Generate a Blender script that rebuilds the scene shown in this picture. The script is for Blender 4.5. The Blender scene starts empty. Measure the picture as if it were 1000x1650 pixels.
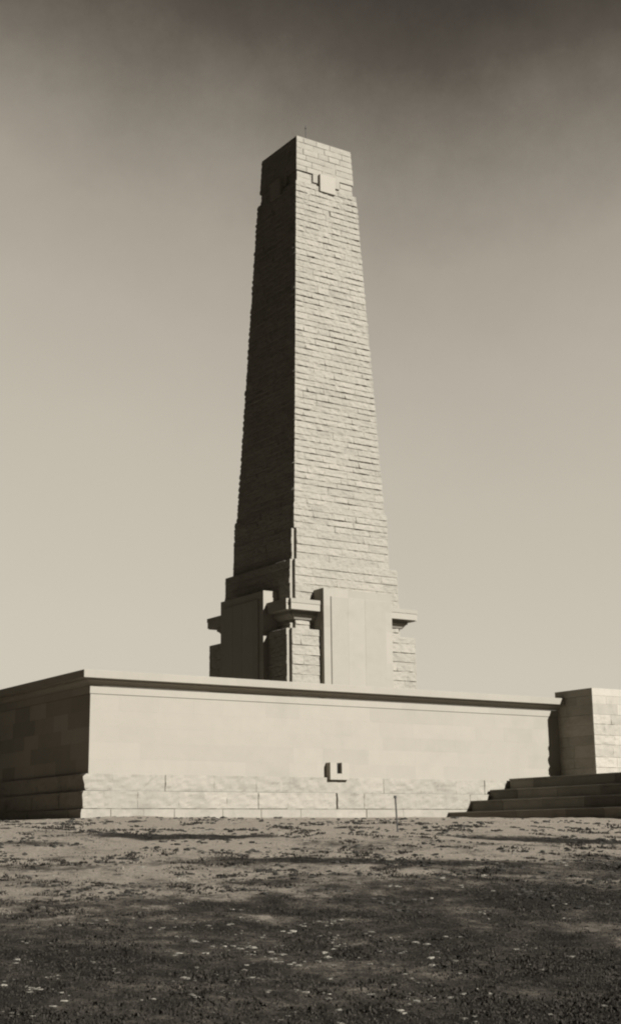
import bpy, math, random
import numpy as np
from mathutils import Vector, Matrix, noise
random.seed(7); rng = np.random.default_rng(7)
scene = bpy.context.scene
COL = scene.collection

# ------------------------------------------------------------------ camera
PITCH, ROLL, FPX = 0.22888681, -0.011096187, 2249.0
cp, sp = math.cos(PITCH), math.sin(PITCH)
fw = Vector((0, cp, sp)); up = Vector((0, -sp, cp)); rt = Vector((1, 0, 0))
cr, sr = math.cos(ROLL), math.sin(ROLL)
r2 = cr*rt + sr*up; u2 = -sr*rt + cr*up
cd = bpy.data.cameras.new('camera'); cam = bpy.data.objects.new('camera', cd); COL.objects.link(cam)
M = Matrix((r2, u2, -fw)).transposed().to_4x4(); M.translation = Vector((0, 0, 1.6))
cam.matrix_world = M
cd.sensor_fit = 'VERTICAL'; cd.sensor_height = 24.0; cd.lens = FPX/1650*24.0
cd.clip_start = .05; cd.clip_end = 9000
scene.camera = cam
scene.cycles.pixel_filter_type = 'BLACKMAN_HARRIS'; scene.cycles.filter_width = 2.1
scene.render.resolution_x = 620; scene.render.resolution_y = 1024

# ------------------------------------------------------------------ light
TINT = (1.0, .918, .765)
A = 0.591841996                                   # heading of the long wall
Rv = Vector((math.cos(A), math.sin(A), 0)); Lv = Vector((-math.sin(A), math.cos(A), 0))
SUN_EL = math.radians(29)
sh = (-Lv*.958 + Rv*.287).normalized()
S = Vector((sh.x*math.cos(SUN_EL), sh.y*math.cos(SUN_EL), math.sin(SUN_EL)))
sl = bpy.data.lights.new('sun', 'SUN'); sl.energy = 5.0; sl.angle = math.radians(.6); sl.color = (1, .985, .955)
so = bpy.data.objects.new('sun', sl); COL.objects.link(so)
so.rotation_euler = (-S).to_track_quat('-Z', 'Y').to_euler(); so.location = S*200

w = bpy.data.worlds.new('World'); scene.world = w; w.use_nodes = True
nt = w.node_tree; nt.nodes.clear()
def N(t, nt_, **k):
    n = nt_.nodes.new(t)
    for a, b in k.items(): setattr(n, a, b)
    return n
out = N('ShaderNodeOutputWorld', nt); bg = N('ShaderNodeBackground', nt)
sky = N('ShaderNodeTexSky', nt, sky_type='NISHITA', sun_disc=False, sun_elevation=SUN_EL,
        sun_rotation=math.atan2(S.x, S.y))
bw = N('ShaderNodeRGBToBW', nt); nt.links.new(sky.outputs[0], bw.inputs[0])
tc = N('ShaderNodeTexCoord', nt); sep = N('ShaderNodeSeparateXYZ', nt)
nt.links.new(tc.outputs['Generated'], sep.inputs[0])
# tone of the old plate's sky against height above the horizon
ns = N('ShaderNodeTexNoise', nt); ns.inputs['Scale'].default_value = 3.2; ns.inputs['Detail'].default_value = 8; ns.inputs['Roughness'].default_value = .62
nt.links.new(tc.outputs['Generated'], ns.inputs['Vector'])
wob = N('ShaderNodeMath', nt, operation='MULTIPLY_ADD'); wob.inputs[1].default_value = .09
lft = N('ShaderNodeMapRange', nt); lft.inputs['From Min'].default_value = -.25; lft.inputs['From Max'].default_value = .05
lft.inputs['To Min'].default_value = -.065; lft.inputs['To Max'].default_value = 0; nt.links.new(sep.outputs['X'], lft.inputs['Value'])
zl = N('ShaderNodeMath', nt, operation='ADD'); nt.links.new(sep.outputs['Z'], zl.inputs[0]); nt.links.new(lft.outputs[0], zl.inputs[1])
n9 = N('ShaderNodeTexNoise', nt); n9.inputs['Scale'].default_value = 24; n9.inputs['Detail'].default_value = 8; n9.inputs['Roughness'].default_value = .8
nt.links.new(tc.outputs['Generated'], n9.inputs['Vector'])
nx = N('ShaderNodeMath', nt, operation='MULTIPLY_ADD'); nx.inputs[1].default_value = .32; nt.links.new(n9.outputs[0], nx.inputs[0])
ny = N('ShaderNodeMath', nt, operation='SUBTRACT'); ny.inputs[1].default_value = .16; nt.links.new(ns.outputs[0], ny.inputs[0]); nt.links.new(ny.outputs[0], nx.inputs[2])
nt.links.new(nx.outputs[0], wob.inputs[0]); nt.links.new(zl.outputs[0], wob.inputs[2])
ramp = N('ShaderNodeValToRGB', nt); nt.links.new(wob.outputs[0], ramp.inputs[0])
stops = [(0.0, .34), (.15, .332), (.195, .322), (.28, .302), (.365, .266), (.44, .218), (.485, .165), (.522, .112), (.56, .058), (.60, .031), (1.0, .024)]
el = ramp.color_ramp.elements
while len(el) < len(stops): el.new(.5)
for e, (p, v) in zip(el, stops): e.position = p; k_ = min(1, max(0, (v-.03)/.25)); e.color = (v, v*(.93+.07*k_), v*(.90+.10*k_), 1)
# the physical sky modulates it a little round the compass
nm = N('ShaderNodeMath', nt, operation='MULTIPLY'); nm.inputs[1].default_value = .02; nt.links.new(bw.outputs[0], nm.inputs[0])
ad = N('ShaderNodeMath', nt, operation='ADD'); ad.inputs[1].default_value = .9; nt.links.new(nm.outputs[0], ad.inputs[0])
fr = N('ShaderNodeMapRange', nt, interpolation_type='SMOOTHSTEP'); fr.inputs['From Min'].default_value = -.05; fr.inputs['From Max'].default_value = .93  # added dimming of the unseen sky behind, deepens the shaded faces
fr.inputs['To Min'].default_value = .05; fr.inputs['To Max'].default_value = 1
hz = N('ShaderNodeVectorMath', nt, operation='MULTIPLY'); hz.inputs[1].default_value = (1, 1, 0); nt.links.new(tc.outputs['Generated'], hz.inputs[0])
hn = N('ShaderNodeVectorMath', nt, operation='NORMALIZE'); nt.links.new(hz.outputs[0], hn.inputs[0])
hs_ = N('ShaderNodeSeparateXYZ', nt); nt.links.new(hn.outputs[0], hs_.inputs[0]); nt.links.new(hs_.outputs['Y'], fr.inputs['Value'])
mu = N('ShaderNodeMath', nt, operation='MULTIPLY'); nt.links.new(ad.outputs[0], mu.inputs[0]); nt.links.new(fr.outputs[0], mu.inputs[1])
ct = N('ShaderNodeVectorMath', nt, operation='MULTIPLY'); nt.links.new(ramp.outputs[0], ct.inputs[0]); ct.inputs[1].default_value = TINT
cm = N('ShaderNodeVectorMath', nt, operation='SCALE'); nt.links.new(ct.outputs[0], cm.inputs[0]); nt.links.new(mu.outputs[0], cm.inputs['Scale'])
nt.links.new(cm.outputs[0], bg.inputs[0]); bg.inputs[1].default_value = 1.0; nt.links.new(bg.outputs[0], out.inputs[0])
scene.view_settings.view_transform = 'Standard'; scene.view_settings.look = 'None'
scene.view_settings.exposure = .88; scene.view_settings.gamma = 1

# ------------------------------------------------------------------ materials
def stone_mat(name, base, var=.2, mott=.18, bump=.3, bscale=9, stain=0.0, stain_scale=.6):
    m = bpy.data.materials.new(name); m.use_nodes = True; t = m.node_tree; b = t.nodes['Principled BSDF']
    b.inputs['Roughness'].default_value = .93; b.inputs['Specular IOR Level'].default_value = .15
    co = N('ShaderNodeTexCoord', t)
    at = N('ShaderNodeAttribute', t, attribute_name='tone')
    n1 = N('ShaderNodeTexNoise', t); n1.inputs['Scale'].default_value = 2.3; n1.inputs['Detail'].default_value = 8; n1.inputs['Roughness'].default_value = .62
    n2 = N('ShaderNodeTexNoise', t); n2.inputs['Scale'].default_value = bscale; n2.inputs['Detail'].default_value = 6; n2.inputs['Roughness'].default_value = .7
    n3 = N('ShaderNodeTexNoise', t); n3.inputs['Scale'].default_value = stain_scale; n3.inputs['Detail'].default_value = 7; n3.inputs['Roughness'].default_value = .65
    for n in (n1, n2, n3): t.links.new(co.outputs['Object'], n.inputs['Vector'])
    # value = base*(1 + var*(tone-.5) + mott*(n1-.5)) - stain
    a = N('ShaderNodeMath', t, operation='MULTIPLY_ADD'); a.inputs[1].default_value = var; a.inputs[2].default_value = 1-var/2-mott/2
    t.links.new(at.outputs['Fac'], a.inputs[0])
    c = N('ShaderNodeMath', t, operation='MULTIPLY_ADD'); c.inputs[1].default_value = mott
    t.links.new(n1.outputs[0], c.inputs[0]); t.links.new(a.outputs[0], c.inputs[2])
    mr = N('ShaderNodeMapRange', t); mr.inputs['From Min'].default_value = .52; mr.inputs['From Max'].default_value = .72
    mr.inputs['To Min'].default_value = 1; mr.inputs['To Max'].default_value = 1-stain
    t.links.new(n3.outputs[0], mr.inputs['Value'])
    d = N('ShaderNodeMath', t, operation='MULTIPLY'); t.links.new(c.outputs[0], d.inputs[0]); t.links.new(mr.outputs[0], d.inputs[1])
    v = N('ShaderNodeVectorMath', t, operation='SCALE'); v.inputs[0].default_value = [base*x for x in TINT]
    t.links.new(d.outputs[0], v.inputs['Scale']); t.links.new(v.outputs[0], b.inputs['Base Color'])
    bp = N('ShaderNodeBump', t); bp.inputs['Strength'].default_value = bump; bp.inputs['Distance'].default_value = .03
    t.links.new(n2.outputs[0], bp.inputs['Height']); t.links.new(bp.outputs[0], b.inputs['Normal'])
    return m
def plain_mat(name, base, rough=.7, metal=0, tint=TINT):
    m = bpy.data.materials.new(name); m.use_nodes = True; t = m.node_tree; b = t.nodes['Principled BSDF']
    b.inputs['Roughness'].default_value = rough; b.inputs['Metallic'].default_value = metal
    n = N('ShaderNodeTexNoise', t); n.inputs['Scale'].default_value = 14; n.inputs['Detail'].default_value = 5
    co = N('ShaderNodeTexCoord', t); t.links.new(co.outputs['Object'], n.inputs['Vector'])
    mr = N('ShaderNodeMapRange', t); mr.inputs['To Min'].default_value = .6; mr.inputs['To Max'].default_value = 1.4; t.links.new(n.outputs[0], mr.inputs['Value'])
    v = N('ShaderNodeVectorMath', t, operation='SCALE'); v.inputs[0].default_value = [base*x for x in tint]
    t.links.new(mr.outputs[0], v.inputs['Scale']); t.links.new(v.outputs[0], b.inputs['Base Color'])
    return m
M_SAWN = stone_mat('sawn_limestone', .258, var=.42, mott=.14, bump=.10, bscale=30, stain=.07)
M_ROCK = stone_mat('rock_faced_limestone', .29, var=.16, mott=.25, bump=.55, bscale=7, stain=.10)
M_TOWER = stone_mat('tower_limestone', .25, var=.12, mott=.22, bump=.6, bscale=9, stain=.08, stain_scale=.9)
M_PLIN = stone_mat('plinth_limestone', .25, var=.10, mott=.26, bump=.5, bscale=10, stain=.24, stain_scale=1.1)
M_STEP = stone_mat('step_stone', .19, var=.8, mott=.4, bump=.35, bscale=8, stain=.25, stain_scale=.8)
M_PIER = stone_mat('pier_limestone', .30, var=.28, mott=.32, bump=.5, bscale=8, stain=.2, stain_scale=1.6)
M_IRON = plain_mat('dark_iron', .035, .6)
M_SHADE = plain_mat('painted_shade', .03, .95)  # near-black colour standing in for the shade inside the spout

# ------------------------------------------------------------------ mesh helpers
class MB:
    def __init__(s): s.v = []; s.f = []; s.t = []
    def quad(s, a, b, c, d, tone=.5):
        i = len(s.v); s.v += [a, b, c, d]; s.f.append((i, i+1, i+2, i+3)); s.t.append(tone)
    def grid(s, rows, tones):
        """rows: list of equally long vertex rows, tones[j][i] per cell"""
        i0 = len(s.v); n = len(rows[0])
        for r in rows: s.v += r
        for j in range(len(rows)-1):
            for i in range(n-1):
                a = i0+j*n+i
                s.f.append((a, a+1, a+n+1, a+n)); s.t.append(tones[j][i])
    def box(s, x0, y0, z0, x1, y1, z1, tone=.5):
        s.prism([(x0, y0), (x1, y0), (x1, y1), (x0, y1)], z0, z1, tone)
    def prism(s, pl, z0, z1, tone=.5, pl1=None):
        pl1 = pl1 or pl; i = len(s.v); n = len(pl)
        s.v += [(x, y, z0) for x, y in pl] + [(x, y, z1) for x, y in pl1]
        for k in range(n):
            q = (k+1) % n; s.f.append((i+k, i+q, i+n+q, i+n+k)); s.t.append(tone)
        s.f.append(tuple(i+k for k in reversed(range(n)))); s.t.append(tone)
        s.f.append(tuple(i+n+k for k in range(n))); s.t.append(tone)
    def tube(s, a, b, ra, rb, n=8, tone=.5):
        a = Vector(a); b = Vector(b); d = (b-a).normalized()
        x = d.orthogonal().normalized(); y = d.cross(x); i = len(s.v)
        for c, r in ((a, ra), (b, rb)):
            for k in range(n):
                s.v.append(tuple(c + (x*math.cos(2*math.pi*k/n) + y*math.sin(2*math.pi*k/n))*r))
        for k in range(n):
            q = (k+1) % n; s.f.append((i+k, i+q, i+n+q, i+n+k)); s.t.append(tone)
        s.f.append(tuple(i+k for k in reversed(range(n)))); s.t.append(tone)
        s.f.append(tuple(i+n+k for k in range(n))); s.t.append(tone)
    def build(s, name, mat, parent=None, smooth=False, bevel=0):
        me = bpy.data.meshes.new(name); me.from_pydata([tuple(v) for v in s.v], [], s.f); me.update()
        at = me.attributes.new('tone', 'FLOAT', 'FACE'); at.data.foreach_set('value', np.array(s.t, dtype=np.float32))
        me.materials.append(mat)
        if smooth: me.polygons.foreach_set('use_smooth', np.ones(len(me.polygons), dtype=bool))
        o = bpy.data.objects.new(name, me); COL.objects.link(o)
        if parent: o.parent = parent
        if bevel:
            b = o.modifiers.new('bevel', 'BEVEL'); b.width = bevel; b.segments = 2; b.limit_method = 'ANGLE'
        return o
def tag(o, label=None, cat=None, group=None, kind=None):
    for k, v in (('label', label), ('category', cat), ('group', group), ('kind', kind)):
        if v: o[k] = v
    return o
def empty(name, loc, rz=0):
    o = bpy.data.objects.new(name, None); COL.objects.link(o); o.location = loc; o.rotation_euler.z = rz
    o.empty_display_size = .3; return o

def blocks(u0, u1, bl, rnd, extra=None):
    if u1-u0 < bl*1.2: return [u0, u1]
    c = [u0]; c.append(u0+bl*rnd.uniform(.4, 1.15))
    while u1-c[-1] > bl*1.5: c.append(c[-1]+bl*rnd.uniform(.65, 1.3))
    c.append(u1)
    return c
def corner_depth(cid, k, t, p):
    h = noise.noise(Vector((cid*7.31, k*3.17, t*1.7)))
    prof = max(0, 1-abs(2*t-1)**5)
    return prof*p*(.75+.9*h) if 0 < t < 1 else 0.0
def masonry(mb, mapf, u0, u1, zs, bl=.8, p=(.01, .05), jd=.01, rough=.02, freq=4., jw=.012, e0=None, e1=None,
            cap0=0, cap1=0, cp_=.03, seed=1, gaps=(), dz=.1, du=.16, overhang=.0, ta=1.0, vj_=None, lip=0):
    """courses of stones. mapf(fr,z,d,ext): fr=-1..1 across u0..u1 ; e0/e1 shared corner ids"""
    rnd = random.Random(seed)
    um, uh = (u0+u1)/2, (u1-u0)/2
    for k in range(len(zs)-1):
        z0, z1 = zs[k], zs[k+1]; h = z1-z0
        nz = max(1, int(h/dz))
        ts = [0, min(.12, jw/h)] + [jw/h + (1-2*jw/h)*(i/nz) for i in range(1, nz)] + [1-min(.12, jw/h), 1]
        cuts = blocks(u0, u1, bl, rnd)
        for gk, gu, gw, gd in gaps:
            if gk == k: cuts = sorted([c for c in cuts if abs(c-gu) > .35] + [gu])
        us = []; info = []
        for b in range(len(cuts)-1):
            a, c = cuts[b], cuts[b+1]; n = max(1, int((c-a)/du))
            pb = rnd.uniform(*p); tn = .5+ta*(rnd.random()-.5); sag = rnd.uniform(-1, 1)
            if overhang and rnd.random() < .08: pb = pb*1.4+.008; sag = abs(sag)*1.6
            wa = wc = jw
            for gk, gu, gw, gd in gaps:
                if gk == k and abs(a-gu) < 1e-6: wa = gw
                if gk == k and abs(c-gu) < 1e-6: wc = gw
            first = (b == 0); last = (b == len(cuts)-2)
            loc = [a] + [a+wa + (c-a-wa-wc)*i/n for i in range(n+1)] + [c]
            if first and e0 is not None: loc = loc[:1]+loc[2:]
            if last and e1 is not None: loc = loc[:-2]+loc[-1:]
            for i, u in enumerate(loc):
                edge = 1 if ((i == 0 and not (first and e0 is not None)) or (i == len(loc)-1 and not (last and e1 is not None))) else 0
                cid = e0 if (first and i == 0 and e0 is not None) else (e1 if (last and i == len(loc)-1 and e1 is not None) else None)
                g = 0
                for gk, gu, gw, gd in gaps:
                    if gk == k and abs(u-gu) < 1e-6 : g = gd
                us.append((u, edge, cid, pb, tn, sag, g))
        rows = []
        for t in ts:
            z = z0+h*t; row = []
            vj = (t == 0 or t == 1)
            for (u, edge, cid, pb, tn, sag, g) in us:
                fr = (u-um)/uh
                if cid is not None:
                    d = corner_depth(cid, k, t, cp_); ext = d*(1 if fr > 0 else -1)
                elif g and not vj: d = -g; ext = 0
                elif edge and not vj and vj_ is not None: d = pb*vj_; ext = 0
                elif edge or vj: d = -jd; ext = 0
                else:
                    nn = noise.noise(Vector((u*freq+seed*11, z*freq*1.6, k*1.3))) + .5*noise.noise(Vector((u*freq*2.7, z*freq*3.1+seed, k*.7)))
                    tb = (t-.5)*2
                    d = pb*(1-.25*tb*tb) + rough*nn + overhang*sag*(-tb); ext = 0
                    if lip:
                        g1 = noise.noise(Vector((u*1.3+seed*5.1, k*2.17, 3.3))); g2 = noise.noise(Vector((u*5.5, k*1.9+seed, 8.1)))
                        d += lip*(.10+2.1*max(0, g1+.6*g2))*(1-t)**1.3
                    d = max(d, -jd*.6)
                row.append(mapf(fr, z, d, ext))
            if cap0: row = [mapf(-1, z, -cap0, 0)] + row
            if cap1: row = row + [mapf(1, z, -cap1, 0)]
            rows.append(row)
        tn = [q[4] for q in us][1:]
        if cap0: tn = [.5]+tn
        if cap1: tn = tn+[.5]
        mb.grid(rows, [tn]*(len(ts)-1))
def facemap(kind, off, um, uh, sgn=1):
    """flat vertical faces of a box. kind: front(-y) back(+y) left(-x) right(+x)"""
    if kind == 'front': return lambda fr, z, d, e: (um+fr*uh+e, off-d, z)
    if kind == 'back':  return lambda fr, z, d, e: (um-fr*uh-e, off+d, z)
    if kind == 'left':  return lambda fr, z, d, e: (off-d, um-fr*uh-e, z)
    if kind == 'right': return lambda fr, z, d, e: (off+d, um+fr*uh+e, z)
def zlist(z0, z1, h, rnd=None, j=.0):
    n = max(1, round((z1-z0)/h)); l = [z0+(z1-z0)*i/n for i in range(n+1)]
    if rnd:
        for i in range(1, n): l[i] += rnd.uniform(-j, j)
    return l

# ------------------------------------------------------------------ ground
C = Vector((-5.3843, 34.0, 5.0629))                # arris of the wall at the frieze line
ZB = 2.96                                          # arris height over the ground
def ground_z(x, y):
    u = (x-C.x)*Rv.x + (y-C.y)*Rv.y; v = (x-C.x)*Lv.x + (y-C.y)*Lv.y
    d = np.maximum(-v, 0)
    z = 2.1 - .012*np.minimum(d, 60) - .071*2.0*np.log1p(np.exp(np.clip((np.minimum(d, 60)-7)/2.0, -30, 30)))
    z = z - .024*np.clip(-u, 0, 9)
    return z
def vnoise(x, y, s, seed=0, oct=3):
    """cheap smooth value noise, vectorised"""
    tot = np.zeros_like(x); amp = 1.; nrm = 0
    for o in range(oct):
        X = x*s+seed*13.7+o*5.1; Y = y*s+seed*7.9+o*9.3
        xi = np.floor(X); yi = np.floor(Y); fx = X-xi; fy = Y-yi
        fx = fx*fx*(3-2*fx); fy = fy*fy*(3-2*fy)
        def hsh(a, b):
            q = np.sin(a*127.1+b*311.7+seed*74.7)*43758.5453
            return q-np.floor(q)
        v = (hsh(xi, yi)*(1-fx)+hsh(xi+1, yi)*fx)*(1-fy) + (hsh(xi, yi+1)*(1-fx)+hsh(xi+1, yi+1)*fx)*fy
        tot += v*amp; nrm += amp; amp *= .5; s = s*2.1
    return tot/nrm
def relief(x, y):
    near = np.exp(-np.maximum(np.hypot(x, y)-45, 0)/20)
    return near*(.10*(vnoise(x, y, .35, 1, 2)-.5) + .07*(vnoise(x, y, 1.7, 2, 3)-.5) + .03*(vnoise(x, y, 6., 3, 2)-.5))
PATCHES = []   # (x, y, rx, ry, strength) dark vegetation patches, filled below
def wallfade(x, y):
    v = (x-C.x)*Lv.x + (y-C.y)*Lv.y
    return np.clip(-v/1.5, 0.15, 1)
def full_z(x, y): return ground_z(x, y) + relief(x, y)*wallfade(x, y)
def veg(x, y):
    """how much dark low vegetation covers the earth (0..1)"""
    v = -((x-C.x)*Lv.x + (y-C.y)*Lv.y)
    base = np.clip((v-9.5)/11.5, 0, 1); base = base*base*(3-2*base)
    n = vnoise(x, y, .5, 11, 3); n2 = vnoise(x*.45+y*.1, y*1.6, .55, 12, 3); n3 = vnoise(x, y, 2.6, 13, 3)
    m = -.14 + .98*base + .65*(n-.5) + .75*(n2-.5) + .7*(n3-.5)
    m = m + np.clip((-v-3)/6, 0, 1)*.75 + np.clip((np.abs(x)-11)/6, 0, 1)*.6     # unseen dark scrub added beyond the worn ground to cut bounce light
    for px, py, rx, ry, s in PATCHES:
        c, s_ = math.cos(.1), math.sin(.1)
        q = ((x-px)/rx)**2 + ((y-py)/ry)**2
        m = m + s*np.exp(-(q**2)*(.9+.3*n3))
    return np.clip(m, 0, 1)
PATCHES += [(-2.1, 23.5, 1.5, .65, 1.1), (3.9, 24.6, 2.2, .5, .9), (.7, 19.9, 2.3, .5, .8), (-5, 26, 1.2, .4, .3), (-4.4, 21.8, .9, .4, .3),
            (1.6, 18.2, 2.6, .35, -.25), (.1, 14.3, .8, .25, -.3), (.5, 11.6, .8, .5, -.3), (-1.2, 10.6, .5, .3, -.3), (-2.5, 17.5, 1.6, .8, -.15)]
def axis(fine0, fine1, step, lo, hi, g=1.16):
    a = list(np.arange(fine0, fine1+1e-6, step)); d = step
    while a[-1] < hi: d *= g; a.append(a[-1]+d)
    d = step; b = []
    x = fine0
    while x > lo: d *= g; x -= d; b.append(x)
    return np.array(b[::-1]+a)
def build_ground():
    xs = axis(-9, 9.5, .055, -2500, 2500); ys = axis(8.2, 43, .06, -1500, 4000)
    X, Y = np.meshgrid(xs, ys); x = X.ravel(); y = Y.ravel()
    z = full_z(x, y)
    far = np.maximum(np.hypot(x, y-30)-120, 0)
    z = z - far*.02*np.minimum(1, far/300)*.6 + np.minimum(far/400, 1)*14*(vnoise(x, y, .0016, 5, 3)-.5)
    me = bpy.data.meshes.new('ground'); n = len(xs); m = len(ys)
    me.vertices.add(n*m); me.vertices.foreach_set('co', np.stack([x, y, z], 1).astype(np.float32).ravel())
    i = np.arange(m-1)[:, None]*n + np.arange(n-1)[None, :]
    f = np.stack([i, i+1, i+n+1, i+n], -1).reshape(-1, 4)
    me.loops.add(f.size); me.loops.foreach_set('vertex_index', f.ravel().astype(np.int32))
    me.polygons.add(len(f)); me.polygons.foreach_set('loop_start', (np.arange(len(f))*4).astype(np.int32))
    me.polygons.foreach_set('use_smooth', np.ones(len(f), dtype=bool))
    me.update(calc_edges=True)
    at = me.attributes.new('veg', 'FLOAT', 'POINT'); at.data.foreach_set('value', veg(x, y).astype(np.float32))
    m_ = bpy.data.materials.new('dry_earth_and_turf'); m_.use_nodes = True; t = m_.node_tree; b = t.nodes['Principled BSDF']
    b.inputs['Roughness'].default_value = .97; b.inputs['Specular IOR Level'].default_value = .1
    co = N('ShaderNodeTexCoord', t); at = N('ShaderNodeAttribute', t, attribute_name='veg')
    n1 = N('ShaderNodeTexNoise', t); n1.inputs['Scale'].default_value = 5; n1.inputs['Detail'].default_value = 10; n1.inputs['Roughness'].default_value = .8
    n2 = N('ShaderNodeTexNoise', t); n2.inputs['Scale'].default_value = 28; n2.inputs['Detail'].default_value = 7; n2.inputs['Roughness'].default_value = .75
    for q in (n1, n2): t.links.new(co.outputs['Object'], q.inputs['Vector'])
    mx = N('ShaderNodeMath', t, operation='MULTIPLY_ADD'); mx.inputs[1].default_value = 1.7; t.links.new(n1.outputs[0], mx.inputs[0]); 
    sb = N('ShaderNodeMath', t, operation='SUBTRACT'); sb.inputs[1].default_value = .87; t.links.new(at.outputs['Fac'], sb.inputs[0]); t.links.new(sb.outputs[0], mx.inputs[2])
    r = N('ShaderNodeValToRGB', t); t.links.new(mx.outputs[0], r.inputs[0])
    st = [(0, .36), (.28, .30), (.44, .17), (.6, .09), (.78, .043), (1, .024)]; e = r.color_ramp.elements
    while len(e) < len(st): e.new(.5)
    for q, (p_, v_) in zip(e, st): q.position = p_; q.color = [v_*c for c in (1, .865, .69)]+[1]
    mr = N('ShaderNodeMapRange', t); mr.inputs['From Min'].default_value = .32; mr.inputs['From Max'].default_value = .68; mr.inputs['To Min'].default_value = .55; mr.inputs['To Max'].default_value = 1.4
    t.links.new(n2.outputs[0], mr.inputs['Value'])
    v = N('ShaderNodeVectorMath', t, operation='SCALE'); t.links.new(r.outputs[0], v.inputs[0]); t.links.new(mr.outputs[0], v.inputs['Scale']); t.links.new(v.outputs[0], b.inputs['Base Color'])
    bp = N('ShaderNodeBump', t); bp.inputs['Strength'].default_value = 1; bp.inputs['Distance'].default_value = .12
    t.links.new(n2.outputs[0], bp.inputs['Height']); t.links.new(bp.outputs[0], b.inputs['Normal'])
    me.materials.append(m_)
    o = bpy.data.objects.new('ground', me); COL.objects.link(o); tag(o, kind='structure')
build_ground()

# ------------------------------------------------------------------ enclosing wall
W2, D2 = 36.8, 35.54                                # plan of the enclosure, tower in the middle
GX0, GX1, GV = 15.43, 21.37, -1.47                  # projecting entrance bay
wall = empty('enclosing_wall', (C.x, C.y, C.z-ZB), A)
tag(wall, 'long low pale limestone wall with a projecting coping, enclosing the tower', 'wall')
TH = .9
# zones in local z: ground 0 ; footing .21 ; plinth .63,1.04 ; wall to 2.96 ; frieze to 3.13 ; coping 3.30-3.49
def wall_faces(mb, o, zs, **k):
    """outer faces of the enclosure, offset o outward: front-left run, left, back, right, front-right"""
    seed = k.pop('seed', 3)
    sh_ = k.pop('shared', True)
    c = (lambda i: i) if sh_ else (lambda i: None)
    fe = k.pop('front_end', GX0)
    def run(kind, off, a, b, e0, e1, sd): masonry(mb, facemap(kind, off, (a+b)/2, (b-a)/2), a, b, zs, e0=e0, e1=e1, seed=sd, **k)
    k2 = dict(k); k2['gaps'] = ()
    if k.get('ta'): k['ta'] = .16
    run('front', -o, -o, fe, c(1), None, seed)
    def run2(kind, off, a, b, e0, e1, sd): masonry(mb, facemap(kind, off, (a+b)/2, (b-a)/2), a, b, zs, e0=e0, e1=e1, seed=sd, **k2)
    run2('left', -o, -o, D2+o, c(4), c(1), seed+1)
    run2('back', D2+o, -o, W2+o, c(3), c(4), seed+2)
    run2('right', W2+o, -o, D2+o, c(2), c(3), seed+3)
    run2('front', -o, W2-fe, W2+o, None, c(2), seed+4)
def ring(mb, o, z0, z1, tone=.5):
    """solid core of the wall behind the facing"""
    mb.box(-o, -o, z0, GX0-.003, TH, z1, tone); mb.box(GX1+.003, -o, z0, W2+o, TH, z1, tone)
    mb.box(-o, TH+.0, z0, TH, D2-TH, z1, tone); mb.box(W2-TH, TH, z0, W2+o, D2-TH, z1, tone)
    mb.box(-o, D2-TH, z0, W2+o, D2+o, z1, tone)
mb = MB(); wall_faces(mb, 0, [1.04, 1.40, 1.80, 2.16, 2.56, 2.95], bl=1.25, p=(.0, .001), jd=.0012, rough=.0, jw=.004, du=2.5, dz=2.0, cp_=.001, ta=.9)
ring(mb, -.02, -.5, 2.95); mb.build('wall_face', M_SAWN, wall)
mb = MB(); wall_faces(mb, .02, [2.958, 3.15], bl=1.6, p=(0, .0005), jd=.001, rough=0, jw=.004, du=3, dz=2, cp_=.001, ta=.5)
ring(mb, .01, 2.957, 3.15); mb.build('frieze', M_SAWN, wall)
# cornice bed mould and coping: profile swept round the enclosure
def sweep_wall(mb, prof, z_in, sd):
    rnd = random.Random(sd)
    def run(pts_fn, a, b, e0m, e1m):
        cuts = blocks(a, b, 1.8, rnd)
        for i in range(len(cuts)-1):
            t = .4+.2*rnd.random(); x0 = cuts[i]; x1 = cuts[i+1]
            for j in range(len(prof)-1):
                (o0, z0), (o1, z1) = prof[j], prof[j+1]
                q = []
                for x, o_, z_ in ((x0, o0, z0), (x1, o0, z0), (x1, o1, z1), (x0, o1, z1)):
                    xx = x
                    if i == 0 and x == x0 and e0m: xx = x-o_
                    if i == len(cuts)-2 and x == x1 and e1m: xx = x+o_
                    q.append(pts_fn(xx, o_, z_))
                mb.quad(*q, tone=t)
    run(lambda x, o, z: (x, -o, z), 0, GX0, True, False)
    run(lambda x, o, z: (x, -o, z), GX1, W2, False, True)
    run(lambda x, o, z: (-o, D2-x, z), 0, D2, True, True)
    run(lambda x, o, z: (W2+o, x, z), 0, D2, True, True)
    run(lambda x, o, z: (W2-x, D2+o, z), 0, W2, True, True)
mb = MB(); sweep_wall(mb, [(.03, 3.152), (.05, 3.152), (.06, 3.19), (.10, 3.24), (.15, 3.27), (.15, 3.30)], 0, 5)
mb.build('bed_mould', M_SAWN, wall)
mb = MB(); sweep_wall(mb, [(-.9, 3.303), (.31, 3.303), (.325, 3.308), (.33, 3.485), (.32, 3.495), (-.9, 3.53), (-.9, 3.30)], 0, 6)
mb.build('coping', M_SAWN, wall)
mb = MB(); wall_faces(mb, .09, [.63, 1.04], bl=1.3, p=(.0, .03), jd=.004, rough=.024, freq=5, jw=.010, vj_=.4, cp_=.15, seed=21, du=.07, dz=.06)
ring(mb, .06, .63, 1.035); mb.build('plinth', M_PLIN, wall, smooth=False)
mb = MB(); wall_faces(mb, .20, [.21, .63], bl=1.25, p=(.0, .03), jd=.008, rough=.022, freq=5, jw=.014, vj_=.1, cp_=.06, seed=31, du=.07, dz=.06, gaps=[(0, 7.09, .022, .14)])
ring(mb, .06, .19, .63); mb.build('plinth', M_PLIN, wall)
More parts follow.
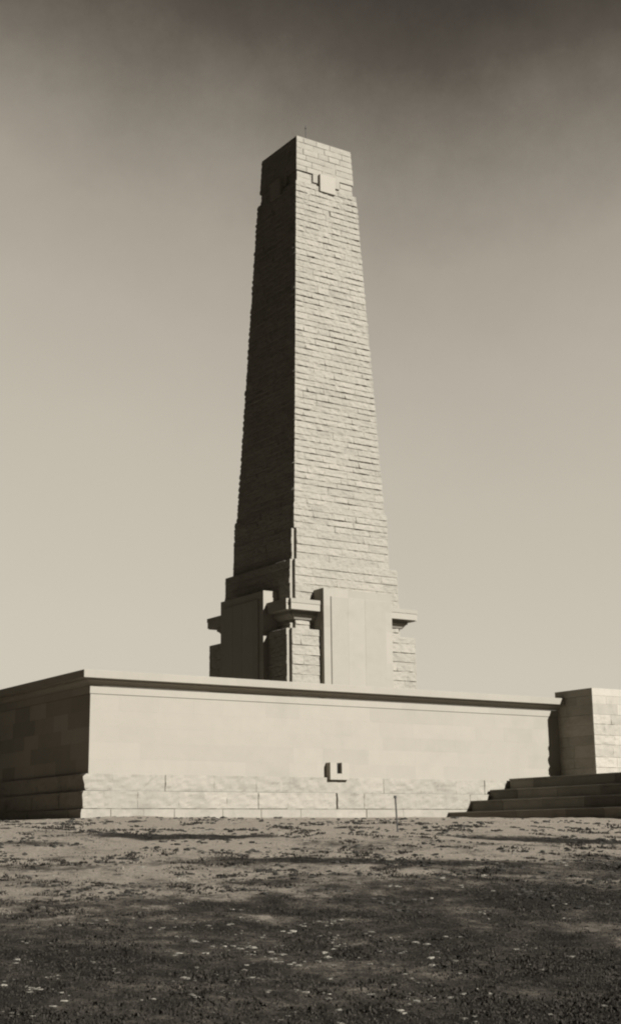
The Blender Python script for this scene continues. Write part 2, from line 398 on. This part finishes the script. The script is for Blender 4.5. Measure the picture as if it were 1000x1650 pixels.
mb = MB(); wall_faces(mb, .285, [-.35, .205], bl=1.1, p=(.0, .02), jd=.008, rough=.015, freq=6, jw=.008, cp_=.03, seed=41, du=.09, dz=.08, front_end=9.9)
mb.box(-.26, -.26, -.4, 9.88, 0, .205); mb.box(9.9, -.19, -.4, GX0, 0, .205, .4)
mb.box(9.88, -.285, -.35, 9.9, 0, .2)
mb.build('footing', M_PLIN, wall)
# water spout: a block with a slot, the slot's shade painted by a dark box
mb = MB()
for a, b, z0, z1 in ((6.89, 7.105, .98, 1.43), (7.265, 7.50, .98, 1.43), (7.107, 7.263, .98, 1.14)):
    mb.box(a, -.21, z0, b, .0, z1, .6)
sp_ = mb.build('water_spout', M_SAWN, wall)
mb = MB(); mb.box(7.107, -.08, 1.142, 7.263, .0, 1.428, .5); mb.build('channel_shade', M_SHADE, sp_)

# terrace inside the enclosure
mb = MB(); mb.box(TH+.01, TH+.01, -.6, W2-TH-.01, D2-TH-.01, 1.07, .4)
mb.box(GX0+.42, GV+.45, -.6, GX1-.42, TH+.012, 1.07, .4)
t_ = mb.build('terrace', M_STEP); t_.location = wall.location; t_.rotation_euler.z = A; tag(t_, kind='structure')

# ------------------------------------------------------------------ entrance bay piers
def entrance_pier(mirror):
    b = empty('entrance_pier', wall.location + (Rv*(GX1 if mirror else GX0)) + Lv*GV + Vector((0, 0, 1.09)), A)
    s = -1 if mirror else 1
    Wp, Dp = 2.0, 1.56
    Z0, Z1, Z2 = .0, 1.85, 2.62           # local: paving, top of the rock-faced part, top of the cap
    X = (lambda x: x) if not mirror else (lambda x: -x)
    def fm(kind, off, um, uh):
        f = facemap(kind, off, um, uh)
        return (lambda fr, z, d, e: (X(f(fr, z, d, e)[0]), f(fr, z, d, e)[1], z))
    mb = MB(); zs = [0, .30, .60, .96, 1.24, 1.56, 1.85]
    k = dict(p=(0, .016), jd=.005, rough=.020, freq=4.5, jw=.012, bl=.9, cp_=.06, du=.06, dz=.06, vj_=.6, ta=.8)
    masonry(mb, fm('left', 0, Dp/2, Dp/2), 0, Dp, zs, e0=None, e1=11, seed=5, **k)
    masonry(mb, fm('front', 0, Wp/2, Wp/2), 0, Wp, zs, e0=11, e1=12, seed=6, **k)
    masonry(mb, fm('right', Wp, Dp/2, Dp/2), 0, Dp, zs, e0=12, e1=None, seed=7, **k)
    pts = [(.03, .03), (Wp-.03, .03), (Wp-.03, Dp-.03), (.03, Dp-.03)]
    mb.prism([(X(x), y) for x, y in (pts if not mirror else pts[::-1])], 0, Z1)
    mb.build('rock_faced_shaft', M_PIER, b)
    mb = MB(); zs = [Z1+.004, 2.16, 2.40]
    k = dict(p=(.0, .004), jd=.004, rough=0, jw=.006, bl=.9, cp_=.002, du=2, dz=2)
    for kind, off, um, uh, sd, c0, c1 in (('left', .0, (Dp)/2, Dp/2, 1, None, 21), ('front', .0, Wp/2, Wp/2, 2, 21, 22), ('right', Wp, Dp/2, Dp/2, 3, 22, None)):
        masonry(mb, fm(kind, off, um, uh), um-uh, um+uh, zs, e0=c0, e1=c1, seed=sd, **k)
    pts = [(.02, .02), (Wp-.02, .02), (Wp-.02, Dp-.02), (.02, Dp-.02)]
    mb.prism([(X(x), y) for x, y in (pts if not mirror else pts[::-1])], Z1, 2.40)
    mb.build('dressed_band', M_PIER, b)
    mb = MB(); pts = [(-.004, -.004), (Wp+.004, -.004), (Wp+.004, Dp), (-.004, Dp)]
    pts = [(X(x), y) for x, y in (pts if not mirror else pts[::-1])]
    mb.prism(pts, 2.404, Z2, .8)
    o = mb.build('cap_stone', M_PIER, b)
    return b
p0 = entrance_pier(False)
tag(p0, 'rough shaded stone pier at the right end of the long wall, standing on the steps', 'pier', 'entrance piers')
p1 = entrance_pier(True)
tag(p1, 'matching stone pier on the far side of the entrance opening', 'pier', 'entrance piers')

# ------------------------------------------------------------------ steps
st = empty('stone_steps', wall.location + Rv*11.0 - Lv*.3, A)
tag(st, 'flight of four dark shaded stone steps rising to the entrance at right', 'steps')
# local origin (u=11,v=-.3).  u-11, v+.3
VE = -8.6
def step(u0, u1, z0, z1, sd):
    rnd = random.Random(sd); mb = MB(); v = -.18
    cuts = [v]
    while cuts[-1] > VE-(u0*.0)+1.2: cuts.append(cuts[-1]-rnd.uniform(.9, 1.9))
    cuts[-1] = VE+.55*sd*.0
    for i in range(len(cuts)-1):
        a, b = cuts[i+1]+.3, cuts[i]+.3; t = rnd.random(); dx = rnd.uniform(0, .006)
        mb.prism([(u0-11-dx, a+.003), (u1-11, a+.003), (u1-11, b), (u0-11-dx, b)], z0, z1-.05, t*.9)
        # slightly proud rounded nosing
        mb.prism([(u0-11-.025-dx, a+.003), (u1-11, a+.003), (u1-11, b), (u0-11-.025-dx, b)], z1-.05, z1, t*.9+.1)
    mb.build('step', M_STEP, st, bevel=.008)
step(10.90, 11.90, -.6, .13, 11); step(11.72, 12.60, .0, .45, 12); step(12.46, 13.4, .1, .76, 13); step(13.22, 14.2, .2, 1.085, 14)
mb = MB()
for i in range(6):
    for j in range(5):
        a = 14.2+i*1.35; c = VE+j*1.684
        mb.box(a-11+.003, c+.3+.003, .3, a+1.35-11, c+1.684+.3 if j < 4 else .12, 1.083, random.random())
mb.build('landing', M_STEP, st)

# ------------------------------------------------------------------ tower
TZ = 3.19                                            # terrace level in the world (eye is 1.6)
tower = empty('obelisk_tower', (-.0294, 59.012, TZ-.02), A)
tag(tower, 'tall tapering rock-faced stone memorial tower rising behind the wall', 'tower')
def tz(z): return z+1.6-(TZ-.02)                     # eye-relative height -> local
KINDS = ('front', 'right', 'back', 'left')
def tapered(mb, sA, sB, zs, seed, notch=0, ids=(51, 52, 53, 54), gaps=(), **k):
    zA, zB = zs[0], zs[-1]
    def s_at(z): return sA+(sB-sA)*(z-zA)/(zB-zA)
    for q, kind in enumerate(KINDS):
        def mp(fr, z, d, e, kind=kind):
            s = s_at(z); a = fr*(s-notch)+e
            return {'front': (a, -s-d, z), 'right': (s+d, a, z), 'back': (-a, s+d, z), 'left': (-s-d, -a, z)}[kind]
        sm = (sA+sB)/2-notch
        masonry(mb, mp, -sm, sm, zs, seed=seed+q, e0=None if notch else ids[q], e1=None if notch else ids[(q+1) % 4],
                cap0=notch, cap1=notch, gaps=gaps if kind == 'front' else (), **k)
    i = .035
    a, b = sA-i-notch, sB-i-notch
    mb.prism([(-a, -a), (a, -a), (a, a), (-a, a)], zA, zB-.002, .5, [(-b, -b), (b, -b), (b, b), (-b, b)])
rr = random.Random(3)
ROCK = dict(bl=.85, p=(.004, .022), jd=.010, rough=.030, freq=5.0, jw=.022, cp_=.038, du=.06, dz=.06, overhang=.008, vj_=.95, lip=.045)
mb = MB(); zs = zlist(tz(28.875), tz(30.575), .30, rr, .02)
tapered(mb, 1.535, 1.457, zs, 60, bl=.8, p=(-.005, .025), jd=.012, rough=.018, freq=4, jw=.012, cp_=.025, du=.09, dz=.1)
s = 1.455; mb.prism([(-s, -s), (s, -s), (s, s), (-s, s)], tz(30.5), tz(30.58))
mb.build('cap', M_TOWER, tower)
mb = MB(); zs = zlist(tz(28.32), tz(28.87), .28)
tapered(mb, 1.50, 1.475, zs, 70, bl=.7, p=(-.005, .02), jd=.012, rough=.015, freq=4, jw=.012, cp_=.03, du=.09, dz=.1)
mb.build('neck', M_TOWER, tower)
mb = MB(); zs = zlist(tz(13.42), tz(28.32), .275, rr, .035)
kslit = max(i for i, z in enumerate(zs) if z < tz(27.2))
tapered(mb, 2.285, 1.60, zs, 80, gaps=[(kslit, .13, .05, .25)], **ROCK)
s = 1.60; mb.prism([(-s, -s), (s, -s), (s, s), (-s, s)], tz(28.24), tz(28.322))
mb.build('shaft', M_TOWER, tower)
mb = MB(); zs = zlist(tz(12.33), tz(13.42), .30)
tapered(mb, 2.37, 2.35, zs, 90, **ROCK)
s = 2.35; mb.prism([(-s, -s), (s, -s), (s, s), (-s, s)], tz(13.34), tz(13.425))
mb.build('upper_stage', M_TOWER, tower)
mb = MB(); zs = zlist(tz(10.97), tz(12.33), .32)
R2 = dict(ROCK); R2.update(bl=1.1, p=(.002, .018), rough=.026, lip=.026)
tapered(mb, 2.46, 2.44, zs, 100, notch=.13, **R2)
mb.build('upper_stage', M_TOWER, tower)
mb = MB(); zs = zlist(0, tz(10.97), .33)
tapered(mb, 2.76, 2.71, zs, 110, notch=.14, **R2)
mb.build('base', M_TOWER, tower)
# central panels and bosses under the cap, slit, pilasters, corner cornices, corner blocks
def rotq(q, x, y):                                    # face q: front,right,back,left
    for _ in range(q): x, y = -y, x
    return x, y
def rbox(mb, q, x0, y0, z0, x1, y1, z1, t=.5):
    P = [rotq(q, *p) for p in ((x0, y0), (x1, y0), (x1, y1), (x0, y1))]
    mb.prism(P, z0, z1, t)
def rmas(mb, q, off, a, b, zs, **k):
    um, uh = (a+b)/2, (b-a)/2
    def mp(fr, z, d, e):
        x, y = rotq(q, um+fr*uh+e, off-d); return (x, y, z)
    masonry(mb, mp, a, b, zs, **k)
for q in range(4):
    mb = MB(); rbox(mb, q, -.69, -1.575, tz(28.47), .76, -1.4, tz(28.873), .5); mb.build('raised_panel', M_TOWER, tower, bevel=.01)
    mb = MB(); rbox(mb, q, -.40, -1.72, tz(28.06), .42, -1.4, tz(28.90), .75); mb.build('square_boss', M_SAWN, tower, bevel=.012)
    # pilaster
    mb = MB(); w_ = 1.70
    rbox(mb, q, -w_+.01, -3.44, 0, w_-.01, -2.6, tz(9.74)-.01, .5)
    zs_ = [0, 1.25, 2.6, 3.9, 5.3, 6.6, tz(9.74)-.75, tz(9.74)]
    rmas(mb, q, -3.45, -w_, w_, zs_, bl=.8, p=(0, .002), jd=.003, rough=0, jw=.01, du=3, dz=3, ta=.3, seed=130+q, cap0=.85, cap1=.85)
    mb.v += [(*rotq(q, x, y), tz(9.74)) for x, y in ((-w_, -3.45), (w_, -3.45), (w_, -2.6), (-w_, -2.6))]; n_ = len(mb.v); mb.f.append((n_-4, n_-3, n_-2, n_-1)); mb.t.append(.5)
    pil = mb.build('pilaster', M_SAWN, tower)
    mb = MB(); rbox(mb, q, -1.36, -3.49, 0, 1.36, -3.42, tz(9.42), .6)
    k_ = dict(p=(0, .003), jd=.02, rough=.0, jw=.014, du=3, dz=3, ta=.22)
    rmas(mb, q, -3.495, -1.36, 1.36, [0, 1.9, 4.2, tz(9.42)], bl=.72, seed=140+q, **k_)
    mb.build('panel', M_SAWN, pil)
for q in range(4):
    # plan of a corner piece: x in [-s,-1.7], y in [-s,-1.7], outer corner notched
    def plan(s, n, inn=1.705):
        P = [(-s+n, -s), (-inn, -s), (-inn, -inn), (-s, -inn), (-s, -s+n), (-s+n, -s+n)]
        return [rotq(q, *p) for p in P]
    mb = MB()
    mb.prism(plan(3.27, .14), tz(8.80), tz(9.06), .6); mb.prism(plan(3.29, .14), tz(9.062), tz(9.23), .4)
    mb.prism(plan(2.80, .12), tz(8.49), tz(8.66), .5, plan(2.93, .12)); mb.prism(plan(2.97, .12), tz(8.662), tz(8.798), .5)
    mb.build('cornice', M_SAWN, tower)
    mb = MB()
    k = dict(R2); k.update(bl=.85, cp_=.03)
    zz = zlist(0, tz(7.78), .40)+[tz(8.06)]
    n = .14; s = 3.2
    rmas(mb, q, -s, -s+n, -1.70, zz, seed=150+q, cap0=n, cap1=.0, **k)
    def mp(fr, z, d, e, q=q):
        um, uh = (-s+n-1.70)/2, (s-n-1.70)/2
        x, y = rotq(q, -s-d, um-fr*uh-e); return (x, y, z)
    masonry(mb, mp, -s+n, -1.70, zz, seed=160+q, cap1=n, **k)
    mb.prism(plan(s-.03, n-.0), 0, tz(8.05)); 
    mb.build('corner_block', M_TOWER, tower)
mb = MB(); mb.tube((0, 0, tz(30.5)), (0, 0, tz(32.0)), .022, .016); mb.tube((0, 0, tz(32.0)), (0, 0, tz(32.16)), .04, .01)
mb.tube((0, 0, tz(30.57)), (0, 0, tz(30.7)), .09, .05)
mb.build('lightning_rod', M_IRON, tower)

# ------------------------------------------------------------------ stake in the grass
def gz(x, y): return float(full_z(np.array([x]), np.array([y]))[0])
sx, sy = 1.49, 25.42
sk = empty('stake', (sx, sy, gz(sx, sy)))
tag(sk, 'thin dark iron stake standing alone in the dry ground before the wall', 'stake')
mb = MB(); mb.tube((0, 0, -.2), (-.035, 0, .60), .014, .015, 8); mb.build('rod', M_IRON, sk)
mb = MB(); mb.tube((-.035, 0, .585), (-.037, 0, .63), .030, .026, 10); mb.build('head', M_IRON, sk)

# ------------------------------------------------------------------ grass and stones
def grass_mat(name, lo, hi):
    m = bpy.data.materials.new(name); m.use_nodes = True; t = m.node_tree; b = t.nodes['Principled BSDF']
    b.inputs['Roughness'].default_value = .85; b.inputs['Specular IOR Level'].default_value = .15
    at = N('ShaderNodeAttribute', t, attribute_name='tone'); r = N('ShaderNodeValToRGB', t)
    t.links.new(at.outputs['Fac'], r.inputs[0]); e = r.color_ramp.elements
    TINT = (1, .865, .69); e[0].color = [lo*c for c in TINT]+[1]; e[1].color = [hi*c for c in TINT]+[1]
    e2 = e.new(.8); e2.color = [(lo+(hi-lo)*.25)*c for c in TINT]+[1]
    t.links.new(r.outputs[0], b.inputs['Base Color']); return m
def scatter(n, dmin=8.4, dmax=38):
    """points over the visible ground, dense near the camera"""
    y = dmin*(dmax/dmin)**rng.random(n*2); x = (rng.random(n*2)*2-1)*(y*.245+.4)
    v = (x-C.x)*Lv.x + (y-C.y)*Lv.y; u = (x-C.x)*Rv.x+(y-C.y)*Rv.y
    ok = (v < -.45) & ~((u > 10.8) & (v > -9))
    return x[ok][:n], y[ok][:n]
def build_grass():
    x, y = scatter(75000); vg = veg(x, y)
    keep = rng.random(len(x)) < (.5*vg**1.5); x, y, vg = x[keep], y[keep], vg[keep]
    cx, cy = scatter(600, 9, 30); ck = vnoise(cx, cy, .8, 51, 2) > .42; cx, cy = cx[ck], cy[ck]
    cr_ = rng.uniform(.03, .13, len(cx))*(1+cy/60); m_ = 16
    tx = np.repeat(cx, m_)+rng.normal(0, 1, len(cx)*m_)*np.repeat(cr_, m_); ty = np.repeat(cy, m_)+rng.normal(0, .8, len(cx)*m_)*np.repeat(cr_, m_)
    hs = np.concatenate([np.ones(len(x)), np.repeat(.9+cr_*7, m_)]); dk = np.concatenate([np.zeros(len(x)), np.ones(len(tx))])
    x = np.concatenate([x, tx]); y = np.concatenate([y, ty])
    nb = 4; n = len(x)
    X = np.repeat(x, nb)+rng.normal(0, .022, n*nb); Y = np.repeat(y, nb)+rng.normal(0, .022, n*nb)
    Zc = full_z(X, Y); h = rng.uniform(.003, .014, n*nb)*(1+Y/40)*np.repeat(hs, nb); an = rng.uniform(0, 2*np.pi, n*nb)
    lean = rng.uniform(.2, 1.6, n*nb)*h; wd = rng.uniform(.002, .005, n*nb)*(1+Y/22)*(1+.6*np.repeat(dk, nb))
    la = rng.uniform(0, 2*np.pi, n*nb)
    dx, dy = np.cos(an)*wd, np.sin(an)*wd
    v0 = np.stack([X-dx, Y-dy, Zc-.01], 1); v1 = np.stack([X+dx, Y+dy, Zc-.01], 1)
    mx_ = X+np.cos(la)*lean*.4; my_ = Y+np.sin(la)*lean*.4
    v2 = np.stack([mx_+dx*.7, my_+dy*.7, Zc+h*.7], 1); v3 = np.stack([mx_-dx*.7, my_-dy*.7, Zc+h*.7], 1)
    v4 = np.stack([X+np.cos(la)*lean, Y+np.sin(la)*lean, Zc+h], 1)
    V = np.stack([v0, v1, v2, v3, v4], 1).reshape(-1, 3)
    b = np.arange(n*nb)*5
    loops = np.stack([b, b+1, b+2, b+3, b+3, b+2, b+4], 1).ravel()
    ls = (np.arange(n*nb)[:, None]*7+np.array([0, 4])).ravel()
    me = bpy.data.meshes.new('grass'); me.vertices.add(len(V)); me.vertices.foreach_set('co', V.astype(np.float32).ravel())
    me.loops.add(len(loops)); me.loops.foreach_set('vertex_index', loops.astype(np.int32))
    me.polygons.add(len(ls)); me.polygons.foreach_set('loop_start', ls.astype(np.int32)); me.update(calc_edges=True)
    tone = np.repeat(np.clip(rng.random(n*nb)*.85 + .5*(np.repeat(vnoise(x, y, 3., 31, 2), nb)-.5) - .5*np.repeat(dk, nb), 0, 1), 2)
    at = me.attributes.new('tone', 'FLOAT', 'FACE'); at.data.foreach_set('value', tone.astype(np.float32))
    me.materials.append(grass_mat('dry_grass', .026, .07))
    o = bpy.data.objects.new('grass', me); COL.objects.link(o)
    tag(o, 'short dark scrubby grass covering the foreground', 'grass', kind='stuff')
build_grass()
def pebble(mb, x, y, r, tone, seed, flat=.38):
    n, m = 7, 4; z = gz(x, y); rows = []
    for j in range(m+1):
        ph = math.pi*j/m; row = []
        for i in range(n+1):
            th = 2*math.pi*(i % n)/n
            dv = Vector((math.sin(ph)*math.cos(th), math.sin(ph)*math.sin(th), math.cos(ph)))
            k = r*(1+.9*noise.noise(dv*1.6+Vector((seed*3.1, seed*1.7, 0))))
            row.append((x+dv.x*k*1.3, y+dv.y*k, z+r*flat*.25+dv.z*k*flat))
        rows.append(row)
    mb.grid(rows[::-1], [[tone]*n]*m)
M_PEB = stone_mat('pale_field_stone', .17, var=1.2, mott=.5, bump=.6, bscale=20)
mb = MB(); x, y = scatter(5200, 8.6, 34); cl = vnoise(x, y, .8, 41, 3)
for i in range(len(x)):
    hot = max(math.exp(-((x[i]-.0)/1.1)**2-((y[i]-12.2)/1.9)**2), .8*math.exp(-((x[i]-.2)/.5)**2-((y[i]-14.3)/.35)**2))
    if random.random() > (max(0, cl[i]-.46)*4)**2*(.12+.4*hot)+.03+.30*hot: continue
    for q in range(random.choice((1, 2, 3, 6))):
        r = random.choice((.004, .005, .007, .009, .011, .015, .02))*(.8+y[i]/40)*(1.15 if hot > .3 else 1)
        pebble(mb, float(x[i])+random.gauss(0, .05), float(y[i])+random.gauss(0, .06), r, .25+.75*random.random()**2, i % 97)
o = mb.build('small_stones', M_PEB); tag(o, 'pale chips of stone strewn through the dry ground', 'stones', kind='stuff')
M_CLOD = stone_mat('earth_clod', .035, var=1.2, mott=.6, bump=.6, bscale=20)
mb = MB(); x, y = scatter(7500, 14, 33); cl = vnoise(x, y, 1.3, 61, 3)
for i in range(len(x)):
    if cl[i] < .56 or y[i] < 15: continue
    pebble(mb, float(x[i]), float(y[i]), random.choice((.01, .013, .018, .024, .036))*(.4+y[i]/34), random.random(), i % 89, .6)
o = mb.build('earth_clods', M_CLOD); tag(o, 'dark clods of loose soil on the pale dry earth near the wall', 'soil', kind='stuff')
